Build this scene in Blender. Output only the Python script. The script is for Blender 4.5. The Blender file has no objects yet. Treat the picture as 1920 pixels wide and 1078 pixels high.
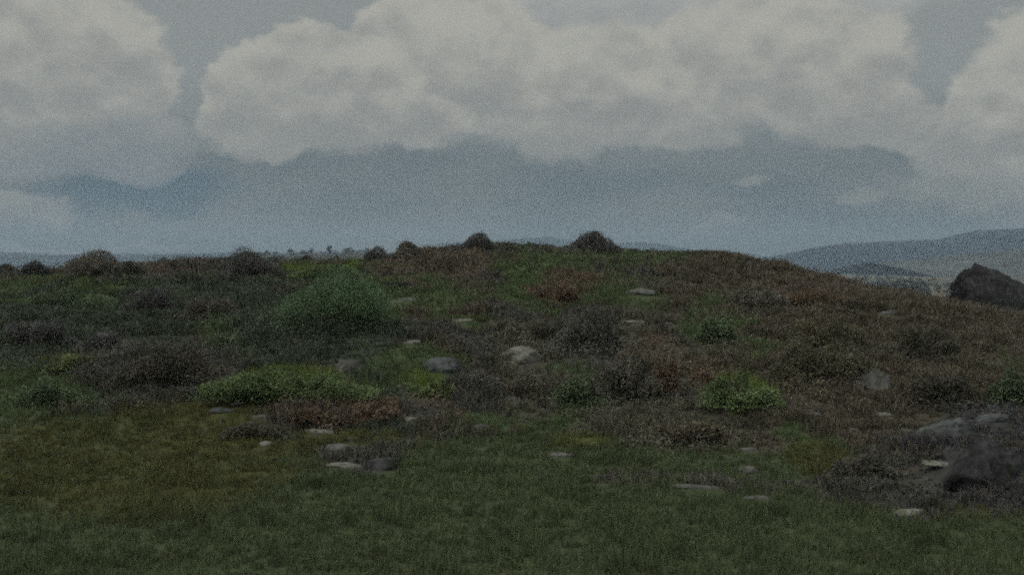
import bpy, bmesh, math, random
import numpy as np

R = math.radians
rng = np.random.default_rng(7)
random.seed(7)
scene = bpy.context.scene
COL = scene.collection

# ------------------------------------------------------------------ camera
F = 2059.0                      # focal length in photo pixels (1920 wide)
CAM_Z = 3.0
HORIZ = 490.0
PITCH = math.atan((539.0 - HORIZ) / F)
cd = bpy.data.cameras.new('camera')
cam = bpy.data.objects.new('camera', cd)
COL.objects.link(cam)
cam.location = (0, 0, CAM_Z)
cam.rotation_euler = (R(90) - PITCH, 0, 0)
cd.sensor_width = 36.0
cd.lens = 36.0 * F / 1920.0
cd.clip_start = 0.1
cd.clip_end = 60000
scene.camera = cam

# ------------------------------------------------------------------ exposure
scene.view_settings.view_transform = 'Standard'
scene.view_settings.look = 'None'
scene.view_settings.exposure = 0.3
scene.view_settings.gamma = 1.0
scene.view_settings.use_curve_mapping = False
scene.cycles.use_denoising = False           # a grainy, soft, high-ISO frame
scene.cycles.use_adaptive_sampling = True
scene.cycles.adaptive_threshold = 1.0
scene.cycles.adaptive_min_samples = 6
scene.cycles.filter_width = 2.2
scene.cycles.max_bounces = 6
scene.cycles.diffuse_bounces = 3
scene.cycles.transparent_max_bounces = 6

# ------------------------------------------------------------------ sun
SUN_EL, SUN_AZ = R(56), R(-125)          # azimuth from +Y towards +X
sd = bpy.data.lights.new('sun', 'SUN')
sd.energy = 1.5
sd.angle = R(14)
sd.color = (1.0, 0.95, 0.87)
sun = bpy.data.objects.new('sun', sd)
COL.objects.link(sun)
sun.rotation_euler = (R(90) - SUN_EL, 0, math.pi - SUN_AZ)
sun.location = (0, 0, 60)


# ------------------------------------------------------------------ sky
def build_world():
    w = bpy.data.worlds.new('World')
    scene.world = w
    w.use_nodes = True
    nt = w.node_tree
    N, L = nt.nodes, nt.links
    N.clear()

    def new(t, **k):
        n = N.new(t)
        for a, b in k.items():
            setattr(n, a, b)
        return n

    def put(sock, v):
        if isinstance(v, bpy.types.NodeSocket):
            L.new(v, sock)
        else:
            sock.default_value = v

    def m(op, a, b=0.0, c=0.0):
        n = new('ShaderNodeMath', operation=op)
        put(n.inputs[0], a); put(n.inputs[1], b); put(n.inputs[2], c)
        return n.outputs[0]

    def smooth(x, lo, hi, a=0.0, b=1.0):
        n = new('ShaderNodeMapRange', interpolation_type='SMOOTHSTEP')
        put(n.inputs[0], x)
        put(n.inputs[1], lo); put(n.inputs[2], hi); put(n.inputs[3], a); put(n.inputs[4], b)
        return n.outputs[0]

    def mix(f, a, b):
        n = new('ShaderNodeMix', data_type='RGBA')
        put(n.inputs[0], f)
        put(n.inputs[6], a); put(n.inputs[7], b)
        return n.outputs[2]

    tc = new('ShaderNodeTexCoord').outputs['Generated']
    sep = new('ShaderNodeSeparateXYZ')
    L.new(tc, sep.inputs[0])
    x, y, z = sep.outputs
    az = m('ARCTAN2', x, y)
    el = m('ARCSINE', z)

    def noise(scale, detail, rough, offset=(0, 0, 0), stretch=(1, 1, 1.6)):
        mp = new('ShaderNodeMapping')
        mp.inputs['Location'].default_value = offset
        mp.inputs['Scale'].default_value = stretch
        L.new(tc, mp.inputs[0])
        n = new('ShaderNodeTexNoise')
        n.inputs['Scale'].default_value = scale
        n.inputs['Detail'].default_value = detail
        n.inputs['Roughness'].default_value = rough
        L.new(mp.outputs[0], n.inputs[0])
        return n.outputs[0]

    n1 = noise(14, 9, 0.55, (3.1, 0, 0))
    n2 = noise(17, 9, 0.55, (0, 5.3, 1))
    wx = m('ADD', az, m('MULTIPLY', m('SUBTRACT', n1, 0.5), 0.085))
    wy = m('ADD', el, m('MULTIPLY', m('SUBTRACT', n2, 0.5), 0.055))

    def blobs(lst):
        d = None
        for (px, py, rx, ry) in lst:
            a0 = math.atan((px - 960) / F)
            e0 = math.atan((HORIZ - py) / F * math.cos(a0))
            u = m('MULTIPLY', m('SUBTRACT', wx, a0), F / rx)
            v = m('MULTIPLY', m('SUBTRACT', wy, e0), F / ry)
            q = m('SUBTRACT', 1.0, m('ADD', m('MULTIPLY', u, u), m('MULTIPLY', v, v)))
            d = q if d is None else m('SMOOTH_MAX', d, q, 0.3)
        return d

    fine = noise(34, 8, 0.6, (7, 2, 0))
    fz = m('SUBTRACT', fine, 0.5)
    p1 = noise(24, 7, 0.55, (1.0, 0, 0.0))
    p2 = noise(24, 7, 0.55, (1.0, 0, 0.030))
    puff = m('MULTIPLY', m('SUBTRACT', p1, p2), 1.55)
    lump = m('SUBTRACT', noise(8, 5, 0.5, (2, 9, 4)), 0.5)

    def layer(under, lst, base_py, top_py, lo, hi, soft=0.36, most=0.95):
        """one heap of cumulus: its own edge, grey foot and bright crown"""
        d = m('ADD', blobs(lst), m('MULTIPLY', fz, 0.85))
        # the foot of each heap frays out, the crown keeps its edge
        foot = smooth(wy, (HORIZ - base_py) / F, (HORIZ - base_py + 120) / F, 0.85, soft)
        cov = m('MULTIPLY', smooth(d, -0.2, m('SUBTRACT', foot, 0.2)), most)
        h = smooth(wy, (HORIZ - base_py) / F, (HORIZ - top_py) / F)
        rim = smooth(d, 0.75, 0.0, 0.0, 0.22)
        lit = m('ADD', m('ADD', m('ADD', m('MULTIPLY', h, 0.75), rim), puff), m('MULTIPLY', lump, 0.55))
        return mix(cov, under, mix(smooth(lit, -0.1, 1.05), lo, hi))

    blue = blobs([(255, 362, 190, 50)])
    over = noise(2.6, 8, 0.55, (0.4, 0.2, 0))
    over_d = m('MULTIPLY', m('SUBTRACT', over, 0.44), 5.0)
    # the cloud deck goes on above and beside the part of the sky that the photograph shows
    outside = m('MAXIMUM', smooth(el, 0.25, 0.36), smooth(m('ABSOLUTE', az), 0.62, 0.9))
    over_d = m('SUBTRACT', m('MULTIPLY', m('ADD', over_d, 2.0), outside), 2.0)

    sky = new('ShaderNodeTexSky', sky_type='NISHITA', sun_disc=False)
    sky.sun_elevation = SUN_EL
    sky.sun_rotation = SUN_AZ
    sky.dust_density = 2.0
    band = noise(5, 6, 0.5, (0, 1, 3), (1, 1, 3.5))
    veil = mix(smooth(band, 0.36, 0.64), (1.75, 2.2, 2.4, 1), (2.45, 2.8, 2.85, 1))
    veil = mix(smooth(el, 0.07, 0.17), veil, (4.3, 4.55, 4.4, 1))
    veil = mix(m('MULTIPLY', smooth(blue, -0.3, 0.8), 0.9), veil, (1.05, 1.75, 2.35, 1))
    base = mix(0.93, sky.outputs[0], veil)
    G, W = (4.3, 4.4, 4.2, 1), (6.7, 6.6, 5.85, 1)
    full = mix(m('MULTIPLY', smooth(over_d, -0.25, 0.4), 0.9), base, (6.0, 6.0, 5.7, 1))
    full = layer(full, [(1250, -10, 520, 120), (860, 10, 130, 80)], 140, -40, (4.9, 5.1, 5.05, 1), (6.3, 6.4, 6.0, 1), 0.6, 0.85)
    full = layer(full, [(60, 255, 330, 75), (220, 300, 130, 40)], 330, 180, (3.5, 3.8, 3.95, 1), (4.9, 5.0, 4.85, 1), 0.7, 0.8)
    full = layer(full, [(80, 100, 205, 140), (250, 150, 82, 70), (-150, 130, 250, 190), (190, 80, 90, 70)], 290, 20, G, W)
    full = layer(full, [(850, 130, 230, 130), (760, 80, 120, 90), (1000, 190, 170, 90), (870, 222, 150, 38)], 300, 10, G, W)
    full = layer(full, [(1420, 120, 240, 120), (1560, 170, 160, 95), (1650, 245, 140, 42), (1290, 225, 105, 64)], 310, 20, G, W, 0.4)
    full = layer(full, [(1130, 160, 150, 105), (1060, 264, 85, 52), (1200, 240, 150, 50)], 310, 50, G, W, 0.5)
    full = layer(full, [(475, 195, 92, 100), (565, 130, 88, 78), (640, 190, 150, 110), (510, 280, 92, 32), (740, 230, 130, 55)], 320, 60, G, W)
    full = layer(full, [(1880, 200, 88, 92), (1840, 285, 130, 55), (2100, 220, 260, 220)], 350, 110, G, W)
    full = layer(full, [(25, 398, 95, 40), (-60, 400, 120, 60)], 450, 350, (3.3, 3.55, 3.6, 1), (5.0, 5.0, 4.6, 1), 0.5, 0.85)
    full = layer(full, [(1400, 332, 42, 12), (1605, 366, 46, 14), (1790, 350, 140, 40), (60, 467, 250, 8), (250, 461, 140, 6),
                        (1340, 418, 70, 16)], 450, 320, (3.5, 3.7, 3.6, 1), (4.7, 4.7, 4.35, 1), 1.1, 0.6)
    full = mix(m('MULTIPLY', smooth(el, 0.35, 0.7), 0.75), full, (13.0, 12.8, 12.0, 1))
    bg = new('ShaderNodeBackground')
    L.new(full, bg.inputs[0])
    bg.inputs[1].default_value = 0.05
    out = new('ShaderNodeOutputWorld')
    L.new(bg.outputs[0], out.inputs[0])


build_world()


# ------------------------------------------------------------------ helpers
_T = np.random.default_rng(99).random((256, 256))


def vnoise(x, y):
    xi = np.floor(x).astype(int); yi = np.floor(y).astype(int)
    fx = x - xi; fy = y - yi
    fx = fx * fx * (3 - 2 * fx); fy = fy * fy * (3 - 2 * fy)
    a = _T[xi & 255, yi & 255]; b = _T[(xi + 1) & 255, yi & 255]
    c = _T[xi & 255, (yi + 1) & 255]; d = _T[(xi + 1) & 255, (yi + 1) & 255]
    return (a * (1 - fx) + b * fx) * (1 - fy) + (c * (1 - fx) + d * fx) * fy


def fbm(x, y, octaves=4, gain=0.5):
    s = 0; a = 1; t = 0
    for i in range(octaves):
        s = s + a * vnoise(x * 2 ** i + 17.3 * i, y * 2 ** i + 9.1 * i)
        t += a; a *= gain
    return s / t - 0.5


def sstep(x, a, b):
    t = np.clip((x - a) / (b - a), 0, 1)
    return t * t * (3 - 2 * t)


# ------------------------------------------------------------------ the shape of the land
RIDGE = np.array([(-700, 535), (0, 519), (100, 514), (250, 508), (400, 492), (500, 494), (560, 498), (660, 498), (720, 493),
                  (800, 474), (940, 462), (1050, 466), (1180, 473), (1300, 476), (1380, 486), (1450, 509),
                  (1500, 527), (1600, 550), (1690, 567), (1760, 570), (1850, 566), (1920, 566), (2500, 590)], float)
PLAIN = -45.0
FOOT = 16.5
BUMPS = []              # (x, y, height, rx, ry)


def ridge_y(x):
    return 60 + 4 * np.sin(x * 0.11 + 1.0) + 2 * np.sin(x * 0.29)


def land(x, y, detail=True):
    x = np.asarray(x, float); y = np.asarray(y, float)
    yr = ridge_y(x)
    px = 960 + F * x / yr
    zr = CAM_Z + (HORIZ - np.interp(px, RIDGE[:, 0], RIDGE[:, 1])) / F * yr
    s = np.clip((y - FOOT) / (yr - FOOT), 0, 1)
    S = 1 - (1 - s) ** 1.35
    z = zr * S * sstep(s, -0.06, 0.12)
    t = sstep((y - yr) / 150, 0.0, 1.0)
    z = z + (PLAIN - z) * t
    if detail:
        near = 1 - sstep(y, 90, 160)
        hill = sstep(y, 12, 24)
        z = z + near * (0.08 * fbm(x * 0.35, y * 0.35, 3) + hill * (0.55 * fbm(x * 0.22 + 5, y * 0.22, 4) * (1 - 0.75 * sstep(y, 46, 58))))
        z = z + (1 - near) * 6 * fbm(x / 900, y / 900, 3) * sstep(y, 300, 900)
    for (bx, by, bh, rx, ry) in BUMPS:
        z = z + bh * np.exp(-((x - bx) / rx) ** 2 - ((y - by) / ry) ** 2)
    return z


def project(x, y, z):
    """ground point -> place in the photograph, used to read off which plant grows where"""
    c, s = math.cos(PITCH), math.sin(PITCH)
    dz = z - CAM_Z
    depth = y * c - dz * s
    up = y * s + dz * c
    depth = np.maximum(depth, 0.1)
    return 960 + F * x / depth, 539 - F * up / depth


def spot(px, py, far=95):
    """the point of the land seen at a photo pixel"""
    c, s = math.cos(PITCH), math.sin(PITCH)
    dx, up = (px - 960) / F, (539 - py) / F
    d = np.array([dx, c + up * s, -s + up * c])
    t = np.arange(6, far, 0.05)
    P = d[None] * t[:, None] + np.array([0, 0, CAM_Z])
    h = land(P[:, 0], P[:, 1])
    k = np.nonzero(P[:, 2] <= h)[0]
    if len(k) == 0:
        k = [int(np.argmin(P[:, 2] - h))]
    i = k[0]
    return float(P[i, 0]), float(P[i, 1]), float(h[i])


for (px, py, bh, wpx, dep) in [(620, 600, 0.5, 110, 1.8), (540, 752, 0.3, 130, 1.0), (1400, 770, 0.3, 70, 0.8),
                               (1860, 900, 0.5, 120, 1.6), (280, 700, 0.35, 150, 1.2), (690, 868, 0.10, 60, 0.5)]:
    X, Y, Z = spot(px, py)
    BUMPS.append((X, Y, bh, wpx / F * Y, dep))

# ------------------------------------------------------------------ what grows where
PAL = {
    'f': (0.075, 0.100, 0.051), 'o': (0.084, 0.090, 0.036), 'g': (0.074, 0.105, 0.050), 'b': (0.105, 0.150, 0.042),
    'y': (0.112, 0.128, 0.044), 't': (0.052, 0.085, 0.058), 'h': (0.082, 0.083, 0.063), 'k': (0.084, 0.077, 0.058),
    'd': (0.069, 0.072, 0.064), 'r': (0.108, 0.084, 0.062), 'm': (0.098, 0.083, 0.066), 'n': (0.058, 0.061, 0.064),
    's': (0.085, 0.085, 0.075), 'v': (0.055, 0.072, 0.052),
}
GRASSY = set('fogby')
EDGE = np.array([(-500, 780), (0, 785), (200, 795), (450, 800), (560, 840), (720, 890), (790, 820), (1000, 800),
                 (1150, 820), (1250, 845), (1450, 850), (1560, 925), (1700, 985), (1800, 965), (1920, 965), (2400, 980)], float)
PATCH = [  # (u, v, ru, rv, kind)
    (1500, 620, 330, 150, 'k'), (1700, 700, 260, 130, 'k'), (250, 620, 330, 90, 'v'), (1150, 680, 230, 90, 'h'),
    (820, 500, 120, 30, 'm'), (330, 505, 130, 16, 'm'), (460, 500, 70, 34, 'd'), (1380, 520, 150, 40, 'k'),
    (1540, 548, 90, 28, 'm'), (1080, 545, 150, 60, 'g'), (1180, 484, 120, 16, 'g'), (990, 510, 55, 50, 'g'),
    (790, 575, 90, 22, 'g'), (120, 555, 110, 36, 'g'), (610, 508, 95, 22, 'b'), (700, 585, 60, 40, 'g'),
    (1190, 575, 60, 30, 'g'), (420, 640, 55, 30, 'g'), (130, 685, 45, 18, 'y'), (530, 718, 140, 36, 'b'),
    (640, 738, 40, 12, 'y'), (80, 735, 55, 35, 'g'), (715, 690, 70, 42, 'g'), (820, 722, 42, 24, 'b'),
    (1090, 720, 58, 48, 'g'), (1340, 600, 60, 60, 'g'), (1430, 665, 45, 22, 'g'), (1400, 742, 66, 38, 'b'),
    (1900, 715, 34, 42, 'g'), (1060, 545, 48, 28, 'r'), (670, 768, 95, 28, 'r'), (1250, 695, 32, 62, 'r'),
    (1330, 705, 36, 20, 'r'), (560, 785, 120, 30, 'm'), (620, 640, 130, 42, 'v'), (70, 620, 95, 50, 'v'),  # the dark green patch below the big bush paints in its shadow
    (290, 700, 170, 55, 'd'), (1110, 640, 80, 50, 'd'), (980, 740, 90, 45, 'h'), (880, 735, 50, 35, 'd'),
    (1200, 745, 90, 50, 'd'), (1860, 860, 140, 110, 'n'), (1640, 900, 140, 55, 'd'), (1250, 800, 190, 45, 'h'),
    (480, 815, 120, 26, 'd'), (670, 862, 85, 32, 'd'), (300, 775, 110, 20, 'h'), (360, 785, 130, 24, 'o'),
    (240, 880, 330, 100, 'o'), (440, 830, 170, 36, 'o'), (700, 822, 110, 18, 'o'), (1090, 823, 60, 14, 'y'),
    (1790, 955, 60, 12, 'o'), (1530, 860, 70, 30, 'o'), (1180, 895, 110, 12, 's'), (1410, 905, 150, 10, 's'),
]


def cover(x, y):
    """kind of plant cover at ground points (array of one-letter codes)"""
    z = land(x, y, False)
    u, v = project(x, y, z)
    u = u + 70 * fbm(x * 0.55 + 3, y * 0.3, 3) + rng.normal(0, 7, len(x))
    v = v + 26 * fbm(x * 0.8 + 40, y * 0.45, 3) + rng.normal(0, 3, len(x))
    k = np.full(len(x), 'h', dtype='<U1')
    n = fbm(x * 0.45 + 60, y * 0.45 + 8, 4)
    k[u > 1280] = 'k'
    k[(n > -0.005) & (u < 1280)] = 'g'
    k[n > 0.10] = 'g'
    k[n < -0.06] = 'd'
    k[(n < 0.0) & (u < 760) & (v > 530)] = 'v'
    k[(n > 0.02) & (n < 0.05)] = 'm'
    for (a, b, ra, rb, c) in PATCH:
        q = ((u - a) / ra) ** 2 + ((v - b) / rb) ** 2
        k[(q < 1) & (rng.random(len(x)) < 0.86)] = c
    fg = v > np.interp(u, EDGE[:, 0], EDGE[:, 1])
    fg_k = np.full(len(x), 'f', dtype='<U1')
    for (a, b, ra, rb, c) in PATCH:
        if c in 'oyns' or (c == 'd' and b > 810):
            q = ((u - a) / ra) ** 2 + ((v - b) / rb) ** 2
            fg_k[(q < 1) & (rng.random(len(x)) < 0.8 * np.clip(1.6 - 1.3 * q, 0, 1))] = c
    k = np.where(fg, fg_k, k)
    return k


def colours(k):
    t = np.zeros((len(k), 3))
    for c, v in PAL.items():
        t[k == c] = v
    return t


# ------------------------------------------------------------------ mesh and material helpers
def mesh_from(name, V, Fc, col=None, mat=None, parent=None, smooth=False):
    V = np.asarray(V, np.float32); Fc = np.asarray(Fc, np.int32)
    me = bpy.data.meshes.new(name)
    n = Fc.shape[1]
    me.vertices.add(len(V)); me.vertices.foreach_set('co', V.ravel())
    me.loops.add(Fc.size); me.loops.foreach_set('vertex_index', Fc.ravel())
    me.polygons.add(len(Fc))
    me.polygons.foreach_set('loop_start', np.arange(0, Fc.size, n, dtype=np.int32))
    me.polygons.foreach_set('use_smooth', np.full(len(Fc), smooth))
    me.update(calc_edges=True)
    if col is not None:
        at = me.attributes.new('tint', 'FLOAT_COLOR', 'POINT')
        c4 = np.ones((len(V), 4), np.float32); c4[:, :3] = col
        at.data.foreach_set('color', c4.ravel())
    if mat:
        me.materials.append(mat)
    o = bpy.data.objects.new(name, me)
    COL.objects.link(o)
    if parent:
        o.parent = parent
    return o


def tag(o, label=None, cat=None, group=None, kind=None):
    if label: o['label'] = label
    if cat: o['category'] = cat
    if group: o['group'] = group
    if kind: o['kind'] = kind
    return o


def plant_mat(name, glow=0.25, vary=0.35, scale=3.0):
    """leaf: tint attribute with light coming through the blade"""
    m = bpy.data.materials.new(name); m.use_nodes = True
    nt = m.node_tree; N, L = nt.nodes, nt.links
    N.clear()
    at = N.new('ShaderNodeAttribute'); at.attribute_name = 'tint'
    ge = N.new('ShaderNodeNewGeometry')
    no = N.new('ShaderNodeTexNoise'); no.inputs['Scale'].default_value = scale; no.inputs['Detail'].default_value = 4
    L.new(ge.outputs['Position'], no.inputs[0])
    mr = N.new('ShaderNodeMapRange')
    mr.inputs[1].default_value = 0.3; mr.inputs[2].default_value = 0.7
    mr.inputs[3].default_value = 1 - vary; mr.inputs[4].default_value = 1 + vary
    L.new(no.outputs[0], mr.inputs[0])
    mx = N.new('ShaderNodeVectorMath'); mx.operation = 'SCALE'
    L.new(at.outputs['Color'], mx.inputs[0]); L.new(mr.outputs[0], mx.inputs['Scale'])
    pb = N.new('ShaderNodeBsdfPrincipled'); pb.inputs['Roughness'].default_value = 0.75
    pb.inputs['Specular IOR Level'].default_value = 0.15
    L.new(mx.outputs[0], pb.inputs['Base Color'])
    tr = N.new('ShaderNodeBsdfTranslucent'); L.new(mx.outputs[0], tr.inputs[0])
    ms = N.new('ShaderNodeMixShader'); ms.inputs[0].default_value = glow
    L.new(pb.outputs[0], ms.inputs[1]); L.new(tr.outputs[0], ms.inputs[2])
    out = N.new('ShaderNodeOutputMaterial'); L.new(ms.outputs[0], out.inputs[0])
    return m


def ground_mat(name, scale=4.0):
    m = bpy.data.materials.new(name); m.use_nodes = True
    nt = m.node_tree; N, L = nt.nodes, nt.links
    pb = N['Principled BSDF']; pb.inputs['Roughness'].default_value = 0.95
    pb.inputs['Specular IOR Level'].default_value = 0.1
    at = N.new('ShaderNodeAttribute'); at.attribute_name = 'tint'
    ge = N.new('ShaderNodeNewGeometry')
    no = N.new('ShaderNodeTexNoise'); no.inputs['Scale'].default_value = scale
    no.inputs['Detail'].default_value = 10; no.inputs['Roughness'].default_value = 0.65
    L.new(ge.outputs['Position'], no.inputs[0])
    mr = N.new('ShaderNodeMapRange'); mr.inputs[1].default_value = 0.3; mr.inputs[2].default_value = 0.7
    mr.inputs[3].default_value = 0.55; mr.inputs[4].default_value = 1.4
    L.new(no.outputs[0], mr.inputs[0])
    mx = N.new('ShaderNodeVectorMath'); mx.operation = 'SCALE'
    L.new(at.outputs['Color'], mx.inputs[0]); L.new(mr.outputs[0], mx.inputs['Scale'])
    L.new(mx.outputs[0], pb.inputs['Base Color'])
    bp = N.new('ShaderNodeBump'); bp.inputs['Distance'].default_value = 0.12 * 4 / scale
    bp.inputs['Strength'].default_value = 0.7
    L.new(no.outputs[0], bp.inputs['Height']); L.new(bp.outputs[0], pb.inputs['Normal'])
    return m


def rock_mat(name, a, b):
    m = bpy.data.materials.new(name); m.use_nodes = True
    nt = m.node_tree; N, L = nt.nodes, nt.links
    pb = N['Principled BSDF']; pb.inputs['Roughness'].default_value = 0.85
    pb.inputs['Specular IOR Level'].default_value = 0.1
    ge = N.new('ShaderNodeNewGeometry')
    n1 = N.new('ShaderNodeTexNoise'); n1.inputs['Scale'].default_value = 5; n1.inputs['Detail'].default_value = 9
    n1.inputs['Roughness'].default_value = 0.65
    L.new(ge.outputs['Position'], n1.inputs[0])
    cr = N.new('ShaderNodeValToRGB')
    e = cr.color_ramp.elements
    e[0].position = 0.33; e[0].color = (*[c * 0.5 for c in a], 1)
    e[1].position = 0.68; e[1].color = (*b, 1)
    k = e.new(0.5); k.color = (*a, 1)
    L.new(n1.outputs[0], cr.inputs[0])
    vo = N.new('ShaderNodeTexNoise'); vo.inputs['Scale'].default_value = 9; vo.inputs['Detail'].default_value = 6
    L.new(ge.outputs['Position'], vo.inputs[0])
    mr = N.new('ShaderNodeMapRange'); mr.inputs[1].default_value = 0.56; mr.inputs[2].default_value = 0.64
    L.new(vo.outputs[0], mr.inputs[0])
    mx = N.new('ShaderNodeMix'); mx.data_type = 'RGBA'
    L.new(mr.outputs[0], mx.inputs[0]); L.new(cr.outputs[0], mx.inputs[6])
    mx.inputs[7].default_value = (a[0] * 0.55, a[1] * 0.65, a[2] * 0.42, 1)        # moss and lichen
    L.new(mx.outputs[2], pb.inputs['Base Color'])
    bp = N.new('ShaderNodeBump'); bp.inputs['Distance'].default_value = 0.05
    L.new(n1.outputs[0], bp.inputs['Height']); L.new(bp.outputs[0], pb.inputs['Normal'])
    return m


M_ground = ground_mat('soil_and_moss')
M_far = ground_mat('far_moor', 0.004)
M_grass = plant_mat('grass_blades', 0.3, 0.3, 1.5)
M_heath = plant_mat('heather_sprigs', 0.15, 0.4, 2.0)
M_leaf = plant_mat('shrub_leaves', 0.18, 0.35, 2.5)
M_stem = ground_mat('bark', 20)
M_pale = rock_mat('pale_stone', (0.155, 0.158, 0.142), (0.225, 0.225, 0.205))
M_grey = rock_mat('grey_stone', (0.090, 0.092, 0.088), (0.135, 0.138, 0.130))
M_blue = rock_mat('blue_grey_stone', (0.072, 0.080, 0.086), (0.112, 0.122, 0.130))
M_dark = rock_mat('dark_stone', (0.040, 0.042, 0.046), (0.07, 0.072, 0.078))
M_black = rock_mat('peat_black_rock', (0.028, 0.029, 0.032), (0.055, 0.057, 0.062))


# ------------------------------------------------------------------ stones (placed first: the plants keep off them)
CLEAR = []      # (x, y, rx, ry) where no plant cover grows
STONES = [  # px, py of the foot, width px, height px, material, tilt, label
    (755, 566, 62, 9, M_pale, 6, 'thin pale slab lying right of the big dark green bush'),
    (865, 604, 46, 9, M_pale, 3, 'short pale slab in the grass upslope of the blue grey boulder'),
    (770, 645, 48, 9, M_pale, 8, 'tilted thin pale slab below the dark base of the big dark green bush'),
    (982, 684, 90, 44, M_pale, 0, 'broad pale flat stone, the largest light one in mid slope heather'),
    (835, 702, 80, 40, M_blue, 0, 'low rounded blue grey boulder in the middle of the slope'),
    (652, 702, 54, 36, M_grey, 0, 'rounded grey boulder just above the bright green mound'),
    (1205, 554, 64, 18, M_grey, 0, 'wide grey stone high on the slope below the right ridge bush'),
    (1195, 607, 50, 8, M_pale, -2, 'thin pale slab at the lower edge of the upper grass'),
    (1250, 609, 34, 7, M_grey, 0, 'small dull slab just right of a thin pale slab, upper slope'),
    (1040, 749, 42, 8, M_pale, 0, 'thin pale slab beside the green tuft at mid slope'),
    (960, 750, 40, 7, M_grey, 3, 'dull grey slab under the brown heather bush'),
    (765, 790, 38, 9, M_pale, -2, 'small bright slab above the foreground grass edge'),
    (900, 803, 44, 9, M_grey, 0, 'thin grey slab lying at the top edge of the lawn'),
    (600, 813, 66, 10, M_pale, -3, 'long pale slab under the rusty bracken'),
    (497, 836, 38, 10, M_pale, 4, 'small pale stone below the dark brown heather at left'),
    (632, 852, 62, 24, M_grey, 0, 'brownish grey boulder in the lawn, behind the flat pale slab'),
    (640, 877, 76, 11, M_pale, 2, 'flat pale slab in the lawn in front of the brownish grey boulder'),
    (715, 882, 74, 30, M_dark, 0, 'dark low boulder in the lawn right of the flat pale slab'),
    (412, 776, 48, 15, M_blue, 0, 'low blue grey stone left of the bright green mound foot'),
    (446, 760, 32, 8, M_pale, 0, 'small pale stone just up the slope from a blue grey one'),
    (490, 785, 44, 8, M_grey, 0, 'thin grey slab at the foot of the bright green mound'),
    (1525, 781, 54, 11, M_grey, -2, 'thin grey slab right of the light green tussock'),
    (1655, 781, 44, 9, M_pale, 0, 'small pale slab in dark heather below the large grey boulder'),
    (1600, 809, 36, 8, M_pale, 0, 'smallest pale slab in the dark heather, lower right'),
    (1405, 846, 44, 9, M_grey, 0, 'thin dull slab at the brown heather edge below the tussock'),
    (1403, 888, 48, 16, M_grey, 0, 'round topped grey stone standing alone in the right lawn'),
    (1770, 876, 84, 13, M_pale, -9, 'slanting pale slab in front of the dark bank at right'),
    (1715, 967, 74, 17, M_pale, 2, 'pale flat stone nearest the camera, at the lawn edge right'),
    (1310, 918, 120, 9, M_grey, -3, 'long narrow stone strip lying in the right lawn'),
    (1425, 940, 60, 10, M_grey, 0, 'dull flat slab in the lawn at the end of the long strip'),
    (1640, 730, 92, 50, M_grey, 0, 'large grey boulder in the brown heather on the right'),
    (1788, 830, 112, 54, M_blue, 4, 'broad blue grey boulder on the dark bank at right'),
    (1870, 792, 70, 20, M_blue, 6, 'low blue grey ledge behind the broad boulder on the bank'),
    (1860, 684, 40, 9, M_grey, 0, 'small grey slab alone below the pointed outcrop'),
    (1722, 557, 32, 8, M_pale, 0, 'tiny pale stone on the skyline left of the pointed outcrop'),
    (1668, 590, 56, 11, M_grey, 5, 'tilted grey slab just below the skyline on the right'),
    (1052, 858, 54, 11, M_grey, 0, 'half sunk greyish stone in the middle of the lawn'),
    (1700, 812, 40, 9, M_grey, 0, 'dull slab left of the broad blue grey boulder'),
]


def make_rock(name, loc, w, d, h, mat, tilt, seed, sharp=0.0):
    r = np.random.default_rng(seed)
    bm = bmesh.new()
    bmesh.ops.create_icosphere(bm, subdivisions=5, radius=1.0)
    planes = []
    for i in range(11):
        n = r.normal(size=3); n[2] = abs(n[2]) * (1.3 if i < 4 else 0.4); n /= np.linalg.norm(n)
        planes.append((n, r.uniform(0.62, 0.92)))
    co = np.array([v.co[:] for v in bm.verts])
    for n, o in planes:                       # broken faces
        q = co @ n
        co -= np.maximum(q - o, 0)[:, None] * n[None] * 0.9
    nz = fbm(co[:, 0] * 2 + seed, co[:, 1] * 2 + co[:, 2] * 1.7, 5) * 0.32 + fbm(co[:, 0] * 9 + seed, co[:, 2] * 9 + co[:, 1] * 7, 3) * 0.08
    co *= (1 + nz)[:, None]
    if sharp:
        co[:, 0] -= sharp * np.clip(co[:, 2], 0, 2) * 0.5
        k = 1 - 0.5 * np.clip(co[:, 2], 0, 1)
        co[:, 0] *= k; co[:, 1] *= k
    co[:, 2] = (co[:, 2] - co[:, 2].min()) / (co[:, 2].max() - co[:, 2].min())
    co[:, 2] = co[:, 2] * h * 1.45 - h * 0.45
    co[:, 0] *= w / (co[:, 0].max() - co[:, 0].min())
    co[:, 1] *= d / (co[:, 1].max() - co[:, 1].min())
    for v, c in zip(bm.verts, co):
        v.co = c
    me = bpy.data.meshes.new(name)
    bm.to_mesh(me); bm.free()
    for p in me.polygons:
        p.use_smooth = True
    me.materials.append(mat)
    o = bpy.data.objects.new(name, me)
    COL.objects.link(o)
    o.location = loc
    o.rotation_euler = (0, R(-tilt), r.uniform(-0.12, 0.12))
    return o


for i, (px, py, w, h, mat, tilt, label) in enumerate(STONES):
    X, Y, Z = spot(px, py)
    k = Y / F
    W, H = w * k, max(h * k, 0.05)
    D = max(min(W * 0.5, H * 1.6), 0.22)
    o = make_rock('stone' if h < 20 else 'boulder', (X, Y + D * 0.45, Z - 0.01), W, D, H * 0.78, mat, tilt, 100 + i)
    tag(o, label, 'stone' if h < 20 else 'boulder', 'stones lying on the heath')
    CLEAR.append((X, Y + D * 0.2, W * 0.40, D * 0.45 + 0.08 * Y / 30))

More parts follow.
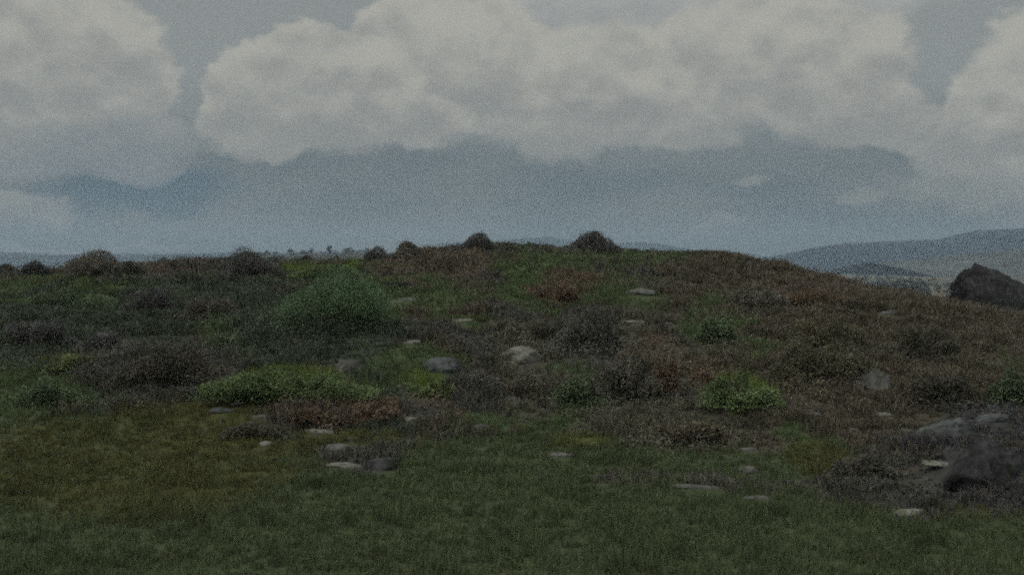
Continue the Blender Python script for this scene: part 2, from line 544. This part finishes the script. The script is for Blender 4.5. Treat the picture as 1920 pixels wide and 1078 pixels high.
for (px, py, w, h, sharp, lab, seed) in [
        (1884, 588, 185, 98, 1.25, 'black pointed rock outcrop breaking the skyline at far right', 401),
        (1872, 912, 190, 100, 0.15, 'black rock mass on the dark bank at lower right', 402)]:
    X, Y, Z = spot(px, py)
    k = Y / F
    o = make_rock('rock_outcrop', (X, Y + w * k * 0.25, Z - 0.1), w * k, w * k * 0.6, h * k, M_black, 0, seed, sharp)
    tag(o, lab, 'rock')
    CLEAR.append((X, Y + w * k * 0.25, w * k * 0.34, w * k * 0.17))
    rough = o.data
    for v in rough.vertices:                  # cracked and stepped
        q = v.co / (w * k)
        n = fbm(np.array([q.x * 5 + seed]), np.array([q.z * 7 + q.y * 4]), 5)[0]
        v.co *= 1 + 0.22 * (round(n * 9) / 9 * 0.6 + n * 0.4)


def keep_off(x, y, more=0.0, front=0.0):
    ok = np.ones(len(x), bool)
    for (cx, cy, rx, ry) in CLEAR:
        ok &= ((x - cx) / (rx + more)) ** 2 + ((y - cy + front) / (ry + more + front)) ** 2 > 1
    return ok


# ------------------------------------------------------------------ the ground sheet
def axis(core, step, reach, grow=1.13):
    a = list(np.arange(core[0], core[1] + 1e-6, step))
    s = step
    while a[-1] < reach[1]:
        s *= grow; a.append(min(a[-1] + s, reach[1]))
    s = step; b = []
    p = core[0]
    while p > reach[0]:
        s *= grow; p = max(p - s, reach[0]); b.append(p)
    return np.array(b[::-1] + a)


gx = axis((-38, 38), 0.22, (-8500, 8500))
gy = axis((6, 72), 0.22, (-300, 11500), 1.08)
GX, GY = np.meshgrid(gx, gy)
vx, vy = GX.ravel(), GY.ravel()
vz = land(vx, vy)
kk = cover(vx, vy)
gc = colours(kk) * 0.62
far = vy > 130
fld = vnoise(vx / 260 + 40, vy / 420)
fields = np.where((fld > 0.62)[:, None], (0.105, 0.09, 0.065), np.where((fld > 0.4)[:, None], (0.075, 0.078, 0.055), (0.06, 0.072, 0.045)))
gc = np.where(far[:, None], fields, gc)
nx, ny = len(gx), len(gy)
idx = np.arange(nx * ny).reshape(ny, nx)
quads = np.stack([idx[:-1, :-1], idx[:-1, 1:], idx[1:, 1:], idx[1:, :-1]], -1).reshape(-1, 4)
tag(mesh_from('ground', np.stack([vx, vy, vz], 1), quads, gc, M_ground, None, True), kind='structure')


# ------------------------------------------------------------------ far hills
def hills(name, table, dist, depth, tint, seed, rough=0.10):
    t = np.array(table, float)
    us = np.linspace(t[0, 0], t[-1, 0], 260)
    top = (HORIZ - np.interp(us, t[:, 0], t[:, 1]) + 4 * fbm(us / 60 + seed, us * 0 + seed, 4)) / F * dist + CAM_Z - PLAIN
    top = np.maximum(top, 0)
    ss = np.linspace(-1, 1, 61)
    U, S = np.meshgrid(us, ss)
    T = np.broadcast_to(top, U.shape)
    yy = dist + S * depth
    xx = (U - 960) / F * dist
    bell = np.clip(1 - np.abs(S) ** 1.3, 0, 1)
    zz = PLAIN - 8 + (T + 8) * bell * (1 + rough * 2.0 * fbm(xx / 420 + seed, yy / 420, 5) * (1 - bell ** 3))
    yy = yy + 250 * fbm(xx / 900, yy * 0 + seed, 3)
    n, mm = U.shape
    ix = np.arange(n * mm).reshape(n, mm)
    q = np.stack([ix[:-1, :-1], ix[:-1, 1:], ix[1:, 1:], ix[1:, :-1]], -1).reshape(-1, 4)
    nz = fbm(xx.ravel() / 300 + seed, yy.ravel() / 300, 4)[:, None]
    c = np.array(tint)[None] * (1 + 0.9 * nz)
    return tag(mesh_from(name, np.stack([xx, yy, zz], -1).reshape(-1, 3), q, c, M_far, None, True), kind='structure')


hills('mountain', [(1340, 492), (1420, 486), (1480, 474), (1530, 462), (1570, 456), (1640, 453), (1700, 451), (1770, 449),
                   (1810, 439), (1840, 431), (1900, 428), (2000, 424), (2200, 438), (2500, 470), (2700, 492)],
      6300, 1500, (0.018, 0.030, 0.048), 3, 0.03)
hills('mountain', [(700, 480), (780, 466), (830, 455), (880, 452), (930, 452), (980, 446), (1025, 443), (1060, 450),
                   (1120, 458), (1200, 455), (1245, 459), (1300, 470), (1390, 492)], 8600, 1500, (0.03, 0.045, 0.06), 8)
hills('mountain', [(-700, 470), (-200, 474), (0, 472), (60, 475), (140, 477), (260, 477), (350, 475), (430, 474), (520, 472),
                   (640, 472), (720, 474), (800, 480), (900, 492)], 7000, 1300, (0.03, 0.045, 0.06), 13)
hills('hill', [(300, 493), (400, 488), (470, 480), (560, 476), (640, 475), (700, 477), (760, 484), (830, 493)], 2300, 420,
      (0.06, 0.065, 0.06), 21)
hills('hill', [(1640, 493), (1720, 488), (1800, 478), (1900, 468), (2050, 456), (2300, 450), (2600, 480)], 3900, 700,
      (0.085, 0.092, 0.085), 31)


# ------------------------------------------------------------------ plant cover too fine to count
def scatter(x0, x1, y0, y1, per_m2, fan=0.66):
    n = int((x1 - x0) * (y1 - y0) * per_m2)
    x = rng.uniform(x0, x1, n); y = rng.uniform(y0, y1, n)
    k = np.abs(x) < y * fan + 3.5
    return x[k], y[k]


def blades(x, y, z, k, height, width, count, lean, colvar=0.22, curl=1.0):
    """thin tapering blades: each a bent strip of one quad and one triangle (as 2 quads)"""
    x = np.repeat(x, count); y = np.repeat(y, count); z = np.repeat(z, count); k = np.repeat(k, count)
    height = np.repeat(height, count); width = np.repeat(width, count)
    n = len(x)
    sp = height * 0.35
    x = x + rng.normal(0, 1, n) * sp; y = y + rng.normal(0, 1, n) * sp
    a = rng.uniform(0, 2 * math.pi, n)
    h = height * rng.uniform(0.45, 1.15, n)
    ln = h * np.abs(rng.normal(0, lean, n))
    dx, dy = np.cos(a), np.sin(a)
    b = rng.uniform(0, 2 * math.pi, n)
    wx, wy = np.cos(b) * width * 0.5, np.sin(b) * width * 0.5
    P = np.zeros((n, 5, 3), np.float32)
    P[:, 0] = np.stack([x - wx, y - wy, z - 0.02], 1)
    P[:, 1] = np.stack([x + wx, y + wy, z - 0.02], 1)
    mx_, my_, mz = x + dx * ln * 0.35, y + dy * ln * 0.35, z + h * 0.6
    P[:, 2] = np.stack([mx_ + wx * 0.8, my_ + wy * 0.8, mz], 1)
    P[:, 3] = np.stack([mx_ - wx * 0.8, my_ - wy * 0.8, mz], 1)
    P[:, 4] = np.stack([x + dx * ln, y + dy * ln, z + h * (1 - 0.15 * curl * rng.random(n))], 1)
    i = (np.arange(n) * 5)[:, None]
    T = np.concatenate([i + [[0, 1, 2]], i + [[0, 2, 3]], i + [[3, 2, 4]]])
    c = colours(k) * (1 + rng.normal(0, colvar, n))[:, None].clip(0.4, 1.9)
    straw = rng.random(n) < 0.05
    c[straw] = c[straw] * 0.5 + np.array([0.10, 0.085, 0.045])
    return P.reshape(-1, 3), T, np.repeat(c, 5, axis=0)


def put_cover(name, mat, parts):
    V, T, C = [], [], []
    o = 0
    for v, t, c in parts:
        V.append(v); T.append(t + o); C.append(c); o += len(v)
    ob = mesh_from(name, np.concatenate(V), np.concatenate(T), np.concatenate(C), mat)
    tag(ob, kind='stuff')
    return ob


grass_parts, heath_parts = [], []
for (y0, y1, dg, dh, wid) in [(8.5, 14, 130, 90, 0.008), (14, 20, 100, 85, 0.010), (20, 28, 60, 75, 0.012), (28, 40, 34, 48, 0.017), (40, 66, 15, 22, 0.028)]:
    w = y1 * 0.66 + 3.5
    x, y = scatter(-w, w, y0, y1, max(dg, dh))
    ok = keep_off(x, y, 0.0, 0.012 * y0); x, y = x[ok], y[ok]
    k = cover(x, y)
    z = land(x, y)
    grassy = np.isin(k, list(GRASSY))
    keep = rng.random(len(x)) < dg / max(dg, dh)
    s = grassy & keep
    hh = 0.07 + 0.06 * np.clip(fbm(x * 0.9, y * 0.9, 3) + 0.4, 0, 1) + 0.05 * sstep(y, 19, 24)
    hh = hh * np.where(np.isin(k, ['b', 'y']), 1.5, 1.0) * (1 + 0.9 * sstep(fbm(x * 1.6 + 31, y * 1.1 + 7, 3), 0.06, 0.2))
    grass_parts.append(blades(x[s], y[s], z[s], k[s], hh[s], np.full(s.sum(), wid), 11, 0.6))
    if dh or True:
        s = ~grassy & (rng.random(len(x)) < max(dh, 20) / max(dg, dh))
        lumps = np.clip(fbm(x * 1.1 + 9, y * 0.9 + 4, 3) * 2.4 + 0.45, 0.12, 1.2)
        hh = 0.38 * lumps * (0.55 + 0.45 * sstep(y, 16, 24))
        heath_parts.append(blades(x[s], y[s], z[s], k[s], hh[s], np.full(s.sum(), wid * 1.5), 15, 0.75, 0.3, 0.5))
put_cover('grass', M_grass, grass_parts)
put_cover('heather', M_heath, heath_parts)


# ------------------------------------------------------------------ shrubs
def leaf_cloud(centers, radii, n, size, tint, r, var=0.2):
    """leaf-sized faces spread over and through lobes"""
    centers = np.array(centers); radii = np.array(radii)
    p = radii[:, 0] * radii[:, 2]; p = p / p.sum()
    which = r.choice(len(centers), n, p=p)
    d = r.normal(size=(n, 3)); d[:, 2] = np.abs(d[:, 2]) * 1.0 - 0.15
    d /= np.linalg.norm(d, axis=1)[:, None]
    rad = 1 - np.abs(r.normal(0, 0.16, n))
    rad = np.where(r.random(n) < 0.06, 1 + np.abs(r.normal(0, 0.10, n)), rad)
    c = centers[which] + d * rad[:, None] * radii[which]
    a = r.normal(size=(n, 3)); a += d * 1.1; a /= np.linalg.norm(a, axis=1)[:, None]
    b = np.cross(a, r.normal(size=(n, 3))); b /= np.linalg.norm(b, axis=1)[:, None]
    s = size * r.uniform(0.55, 1.4, n)[:, None]
    P = np.stack([c - b * s * 0.38, c + a * s * 0.2 + b * s * 0.42, c + a * s, c + a * s * 0.35 - b * s * 0.40], 1)
    q = (np.arange(n) * 4)[:, None] + np.arange(4)[None]
    lobe_tone = r.normal(1, 0.14, len(centers))[which]
    col = np.array(tint)[None] * (lobe_tone * (1 + r.normal(0, var, n))).clip(0.35, 2)[:, None]
    return P.reshape(-1, 3), q, np.repeat(col, 4, axis=0)


def stems(n, W, D, H, r, thick=0.02):
    V, Q = [], []
    for i in range(n):
        a = r.uniform(0, 2 * math.pi); e = np.array([math.cos(a) * W * r.uniform(0.1, 0.38), math.sin(a) * D * r.uniform(0.1, 0.38), H * r.uniform(0.5, 0.92)])
        p0 = np.array([e[0] * 0.15, e[1] * 0.15, -0.12]); mid = (p0 + e) / 2 + r.normal(0, 0.05, 3) * H
        pts = [p0, mid, e]
        for j, (p, t) in enumerate(zip(pts, (1, 0.7, 0.25))):
            for s in range(5):
                b = 2 * math.pi * s / 5
                V.append(p + np.array([math.cos(b), math.sin(b), 0]) * thick * t)
        o = i * 15
        for j in range(2):
            for s in range(5):
                Q.append((o + j * 5 + s, o + j * 5 + (s + 1) % 5, o + j * 5 + 5 + (s + 1) % 5, o + j * 5 + 5 + s))
    return np.array(V), np.array(Q)


def shrub(name, px, py, w, h, tint, label, cat, seed, lobes=None, leaf=None, group='shrubs on the heath hillside', skew=0.0):
    r = np.random.default_rng(seed)
    X, Y, Z = spot(px, py)
    k = Y / F
    W, H = w * k, h * k
    D = min(W * 0.8, max(H * 1.6, 0.6))
    Y += D * 0.4
    Z = float(land(np.array([X]), np.array([Y]))[0])
    t = bpy.data.objects.new(name, None); COL.objects.link(t)
    t.empty_display_size = 0.3
    t.location = (X, Y, Z)
    tag(t, label, cat, group)
    dome = py < 535 or name == 'gorse_bush'
    nl = lobes or int(np.clip(W * 3.5, 5, 16) + (0 if dome else 7))
    C, Rr = [], []
    for i in range(nl):
        u = r.uniform(-1, 1); v = r.uniform(-1, 1)
        if u * u + v * v > 1:
            u, v = u * 0.6, v * 0.6
        if dome:
            hh = H * (1 - 0.75 * (u * u + 0.6 * v * v)) * r.uniform(0.8, 1.05)
            rr = W * r.uniform(0.16, 0.26)
        else:                                     # ragged, lopsided, running out into the heath
            u *= 1.45
            hh = H * r.uniform(0.35, 1.05) * (1 - 0.25 * u * u)
            rr = W * r.uniform(0.09, 0.22)
        rz = max(hh * 0.55, 0.08)
        C.append(((u * 0.34 + skew * hh / H * 0.2) * W, v * 0.34 * D, max(hh - rz, 0.0)))
        Rr.append((rr, min(rr, D * 0.35), rz))
    # a full middle and a low skirt, so that the shrub sits on the ground
    if dome:
        C.append((0, 0, H * 0.25)); Rr.append((W * 0.30, D * 0.32, H * 0.62))
    C.append((0, 0, 0.0)); Rr.append((W * (0.48 if dome else 0.62), D * 0.48, H * 0.36))
    sz = leaf or max(0.035, 1.7 * k)
    area = W * H * 2.5 + W * D * 1.5
    n = int(np.clip(area / (sz * sz) * 2.6, 1500, 22000))
    V, Q, Cc = leaf_cloud(C, Rr, n, sz, tint, r)
    mesh_from('crown', V, Q, Cc, M_leaf, t)
    sv, sq = stems(9, W, D, H, r, 0.012 + 0.006 * W)
    mesh_from('stem', sv, sq, np.tile((0.06, 0.048, 0.038), (len(sv), 1)), M_stem, t, True)
    return t


DK = (0.105, 0.109, 0.105)
BR = (0.118, 0.116, 0.098)
GD = (0.105, 0.145, 0.085)
TE = (0.096, 0.152, 0.084)
BG = (0.120, 0.168, 0.078)
YG = (0.118, 0.150, 0.066)
RU = (0.142, 0.108, 0.080)
NV = (0.075, 0.080, 0.095)
SHRUBS = [
    # along the skyline
    ('shrub', 4, 522, 56, 30, DK, 'dark shrub on the skyline cut by the left picture edge', 0),
    ('shrub', 57, 524, 62, 40, DK, 'small domed dark shrub alone on the left skyline', 0),
    ('shrub', 168, 524, 136, 62, BR, 'wide ragged brown shrub on the left skyline', 0),
    ('shrub', 240, 518, 64, 32, BR, 'low brown shrub touching the wide ragged one on its right', 0),
    ('shrub', 345, 506, 100, 22, BR, 'long low brown shrub on the skyline left of the flat topped one', 0),
    ('shrub', 452, 524, 128, 60, DK, 'flat topped dark shrub on the skyline beside light green bracken', 0),
    ('shrub', 572, 494, 44, 18, DK, 'small dark shrub on the skyline behind the light green bracken', 0),
    ('shrub', 706, 497, 62, 38, DK, 'small dark shrub on the skyline right of the light green bracken', 0),
    ('shrub', 763, 488, 76, 38, BR, 'brown domed shrub on the skyline, second left of the centre dome', 0.3),
    ('shrub', 895, 476, 78, 44, DK, 'round dark shrub standing on the skyline near the centre', 0),
    ('shrub', 952, 466, 34, 12, DK, 'tiny low dark shrub right of the round centre one', 0),
    ('shrub', 1110, 480, 108, 50, DK, 'largest dark domed shrub on top of the ridge', 0.3),
    ('shrub', 1192, 477, 36, 12, DK, 'tiny dark shrub right of the largest ridge dome', 0),
    # upper slope
    ('bracken', 612, 528, 185, 36, BG, 'light green bracken bank near the skyline above the big dark green bush', 0),
    ('gorse_bush', 612, 636, 270, 132, TE, 'big rounded dark green bush on the left slope, the largest of all', 0),
    ('shrub', 275, 592, 96, 52, DK, 'dark upright shrub right of the left upper green patch', 0),
    ('shrub', 125, 582, 170, 40, GD, 'spreading green shrub below the left skyline', 0),
    ('shrub', 50, 650, 130, 60, DK, 'dark shrub at the left picture edge, mid slope', 0),
    ('shrub', 385, 600, 110, 44, BR, 'brown heather bush left of the big dark green bush', 0),
    ('bracken', 1060, 572, 58, 44, RU, 'rusty bracken clump high in the upper grass', 0),
    ('shrub', 1345, 650, 84, 70, GD, 'green shrub on the slope under the right shoulder', 0),
    ('shrub', 1530, 580, 130, 36, (0.142, 0.113, 0.081), 'reddish brown shrub near the falling right skyline', 0),
    ('shrub', 1425, 582, 110, 40, BR, 'brown shrub left of the reddish one by the right skyline', 0),
    # middle slope
    ('shrub', 205, 668, 130, 56, DK, 'dark shrub above the yellow green tuft on the left', 0),
    ('shrub', 300, 742, 200, 90, (0.093, 0.092, 0.075), 'large black brown heather bush on the left lower slope', 0),
    ('shrub', 420, 664, 76, 40, GD, 'small green shrub above the bright green mound', 0),
    ('fern', 128, 702, 94, 32, YG, 'yellow green fern tuft on the left slope', 0),
    ('shrub', 78, 768, 116, 56, GD, 'green shrub at the left lawn edge', 0),
    ('bracken', 530, 764, 280, 60, BG, 'broad bright green bracken mound left of centre', 0),
    ('fern', 640, 752, 70, 20, YG, 'yellow fern on the right end of the bright green mound', 0),
    ('shrub', 1105, 664, 150, 76, (0.106, 0.113, 0.097), 'wide grey brown heather bush right of the pale flat stone', 0),
    ('shrub', 1000, 744, 110, 52, (0.117, 0.113, 0.088), 'brown heather bush below the broad pale stone', 0),
    ('shrub', 900, 742, 84, 40, DK, 'low dark shrub below the blue grey boulder', 0),
    ('fern', 818, 750, 66, 36, YG, 'small yellow green fern below the blue grey boulder', 0),
    ('shrub', 1090, 770, 96, 62, GD, 'green shrub in mid slope between brown heather bushes', 0),
    ('shrub', 1185, 760, 120, 84, (0.100, 0.100, 0.081), 'tall brown heather bush left of the rusty bracken strip', 0),
    ('bracken', 1252, 750, 52, 96, RU, 'narrow upright rusty bracken on the centre right slope', 0),
    ('bracken', 1330, 722, 54, 30, RU, 'low rusty bracken left of the light green tussock', 0),
    ('fern', 1402, 782, 134, 72, BG, 'light green tussock of fern alone in the right heather', 0),
    ('shrub', 1560, 730, 180, 90, (0.110, 0.107, 0.075), 'broad olive brown heather bush left of the large grey boulder', 0),
    ('shrub', 1560, 656, 150, 66, (0.106, 0.103, 0.071), 'olive brown heather bush above the broad one at right', 0),
    ('shrub', 1750, 680, 150, 70, (0.086, 0.088, 0.068), 'dark heather bush above the large grey boulder', 0),
    ('shrub', 1775, 770, 130, 66, (0.086, 0.086, 0.068), 'dark heather bush right of the large grey boulder', 0),
    ('shrub', 1902, 762, 70, 76, GD, 'green shrub cut by the right picture edge', 0),
    ('shrub', 690, 796, 104, 38, RU, 'rusty dead heather below the bright green mound', 0),
    ('shrub', 585, 806, 120, 36, (0.120, 0.092, 0.068), 'dark red brown heather below the bright green mound', 0),
    ('shrub', 470, 826, 110, 30, (0.093, 0.092, 0.071), 'low brown heather reaching into the left lawn', 0),
    ('shrub', 1300, 836, 170, 46, (0.120, 0.110, 0.081), 'brown heather bank at the top of the right lawn', 0),
    ('shrub', 1640, 905, 150, 50, (0.091, 0.092, 0.075), 'dark heather at the lawn edge left of the slanting slab', 0),
]
CATS = {'shrub': 'shrub', 'bracken': 'bracken', 'fern': 'fern', 'gorse_bush': 'bush'}
for i, (nm, px, py, w, h, tint, label, skew) in enumerate(SHRUBS):
    shrub(nm, px, py, w, h, tint, label, CATS[nm], 500 + i, skew=skew)


# the low tangle between them that nobody could count
r = np.random.default_rng(321)
V, Q, C = [], [], []
o = 0
yy = 17 + 46 * r.random(1950) ** 1.1
xx = r.uniform(-0.68, 0.68, 1950) * yy
kd = cover(xx, yy)
sel = (~np.isin(kd, list('fo')) & keep_off(xx, yy, 0.5, 1.3))
sel &= ~(np.isin(kd, list('gby')) & (r.random(1950) < 0.6))
for x0, y0, k0 in zip(xx[sel], yy[sel], kd[sel]):
    a = r.uniform(0.3, 0.9); h = r.uniform(0.12, 0.42) * (0.6 + 0.4 * min(1, (y0 - 16) / 10))
    n_l = int(r.integers(3, 6))
    cs = [(r.normal(0, 0.6) * a, r.normal(0, 0.3) * a, r.uniform(-0.1, 0.1) * h) for _ in range(n_l)]
    rs = [(a * r.uniform(0.3, 0.8), a * r.uniform(0.3, 0.6), h * r.uniform(0.5, 1.1)) for _ in range(n_l)]
    base = np.array(PAL[k0]) * r.uniform(1.05, 1.6)
    v, q, c = leaf_cloud(cs, rs, 420, max(0.035, 1.8 * y0 / F), base, r)
    v = v + np.array([x0, y0, 0.0])
    v[:, 2] += float(land(np.array([x0]), np.array([y0]))[0])
    V.append(v); Q.append(q + o); C.append(c); o += len(v)
# the ragged scrub along the left skyline
for i in range(170):
    x0 = r.uniform(-31, -8); y0 = float(ridge_y(x0)) + r.uniform(-5, 1.5)
    a = r.uniform(0.4, 1.1); h = r.uniform(0.15, 0.62)
    cs = [(r.normal(0, 0.7) * a, r.normal(0, 0.3) * a, 0.0) for _ in range(5)]
    rs = [(a * r.uniform(0.25, 0.8), a * r.uniform(0.3, 0.6), h * r.uniform(0.4, 1.1)) for _ in range(5)]
    v, q, c = leaf_cloud(cs, rs, 420, 0.055, np.array(PAL[r.choice(list('dmdv'))]) * r.uniform(1.0, 1.4), r)
    v = v + np.array([x0, y0, float(land(np.array([x0]), np.array([y0]))[0])])
    V.append(v); Q.append(q + o); C.append(c); o += len(v)
tag(mesh_from('undergrowth', np.concatenate(V), np.concatenate(Q), np.concatenate(C), M_leaf), kind='stuff')


# ------------------------------------------------------------------ far trees
def tree_mesh(H, W, r, n, size, tint):
    C, Rr = [], []
    for i in range(9):
        a = r.uniform(0, 6.28); q = r.uniform(0, 0.32) * W
        C.append((math.cos(a) * q, math.sin(a) * q, H * r.uniform(0.22, 0.85))); s = W * r.uniform(0.17, 0.28)
        Rr.append((s, s, s * 0.85))
    return leaf_cloud(C, Rr, n, size, tint, r)


def far_tree(px, Y, H, W, label, seed, zbase):
    r = np.random.default_rng(seed)
    X = (px - 960) / F * Y
    t = bpy.data.objects.new('tree', None); COL.objects.link(t); t.location = (X, Y, zbase)
    tag(t, label, 'tree', 'trees beyond the ridge')
    V, Q, C = tree_mesh(H, W, r, 700, H * 0.075, (0.055, 0.062, 0.050))
    mesh_from('crown', V, Q, C, M_leaf, t)
    sv, sq = stems(5, W * 0.6, W * 0.6, H * 0.7, r, H * 0.02)
    mesh_from('trunk', sv, sq, np.tile((0.06, 0.05, 0.04), (len(sv), 1)), M_stem, t, True)


deps = bpy.context.evaluated_depsgraph_get()
hill_left = [o for o in COL.objects if o.name == 'hill'][0]
tl = np.array([v.co[:] for v in hill_left.data.vertices])


def crest(px):
    """the top of the distant hill in this direction"""
    u = px + 0 * tl[:, 0]
    near = np.abs(960 + F * tl[:, 0] / tl[:, 1] - u) < 12
    q = tl[near]
    return q[np.argmax((q[:, 2] - CAM_Z) / q[:, 1])]


for i, (px, H, W, lab) in enumerate([
        (500, 11, 17, 'low hazy tree at the left end of the distant tree line'),
        (545, 13, 18, 'wide hazy tree in the distant line left of the tall one'),
        (583, 12, 14, 'hazy tree just left of the tall thin one beyond the ridge'),
        (618, 23, 12, 'tall thin hazy tree rising above the distant tree line'),
        (655, 13, 17, 'hazy tree just right of the tall thin one beyond the ridge'),
        (690, 11, 16, 'low hazy tree at the right end of the distant tree line')]):
    cx, cy, cz = crest(px)
    far_tree(px, float(cy), H, W, lab, 900 + i, float(cz) - 1.0)

# the wood on the plain: one far mass
V, Q, C = [], [], []
o = 0
r = np.random.default_rng(77)
for i in range(420):
    Y = r.uniform(1300, 2100) if i % 5 else r.uniform(1400, 2900)
    px = r.uniform(1530, 1740) if i % 4 else r.uniform(1440, 1900)
    X = (px - 960) / F * Y
    H = r.uniform(8, 17)
    v, q, c = tree_mesh(H, H * r.uniform(0.7, 1.1), r, 150, H * 0.13, np.array((0.06, 0.06, 0.045)) * r.uniform(0.6, 1.3))
    v = v + np.array([X, Y, float(land(np.array([X]), np.array([Y]))[0]) - H * 0.15])
    V.append(v); Q.append(q + o); C.append(c); o += len(v)
for i in range(90):
    cx, cy, cz = crest(r.uniform(440, 735))
    H = r.uniform(4, 9.5)
    v, q, c = tree_mesh(H, H * r.uniform(1.1, 1.9), r, 130, H * 0.14, np.array((0.05, 0.055, 0.045)) * r.uniform(0.7, 1.2))
    v = v + np.array([cx + r.uniform(-12, 12), cy + r.uniform(-25, 25), cz - 1.5])
    V.append(v); Q.append(q + o); C.append(c); o += len(v)
tag(mesh_from('woodland', np.concatenate(V), np.concatenate(Q), np.concatenate(C), M_leaf), kind='stuff')


# ------------------------------------------------------------------ haze: one closed box of even air
bm = bmesh.new()
bmesh.ops.create_cube(bm, size=1.0)
for v in bm.verts:
    v.co.x *= 17600
    v.co.y = -400 if v.co.y < 0 else 12000
    v.co.z = PLAIN - 12 if v.co.z < 0 else 330
me = bpy.data.meshes.new('haze'); bm.to_mesh(me); bm.free()
hz = bpy.data.objects.new('haze', me); COL.objects.link(hz)
hm = bpy.data.materials.new('air'); hm.use_nodes = True
hm.node_tree.nodes.clear()
pv = hm.node_tree.nodes.new('ShaderNodeVolumePrincipled')
pv.inputs['Color'].default_value = (0.58, 0.77, 0.94, 1)
pv.inputs['Density'].default_value = 0.00010
pv.inputs['Anisotropy'].default_value = 0.2
ho = hm.node_tree.nodes.new('ShaderNodeOutputMaterial')
hm.node_tree.links.new(pv.outputs[0], ho.inputs['Volume'])
me.materials.append(hm)
tag(hz, kind='stuff')
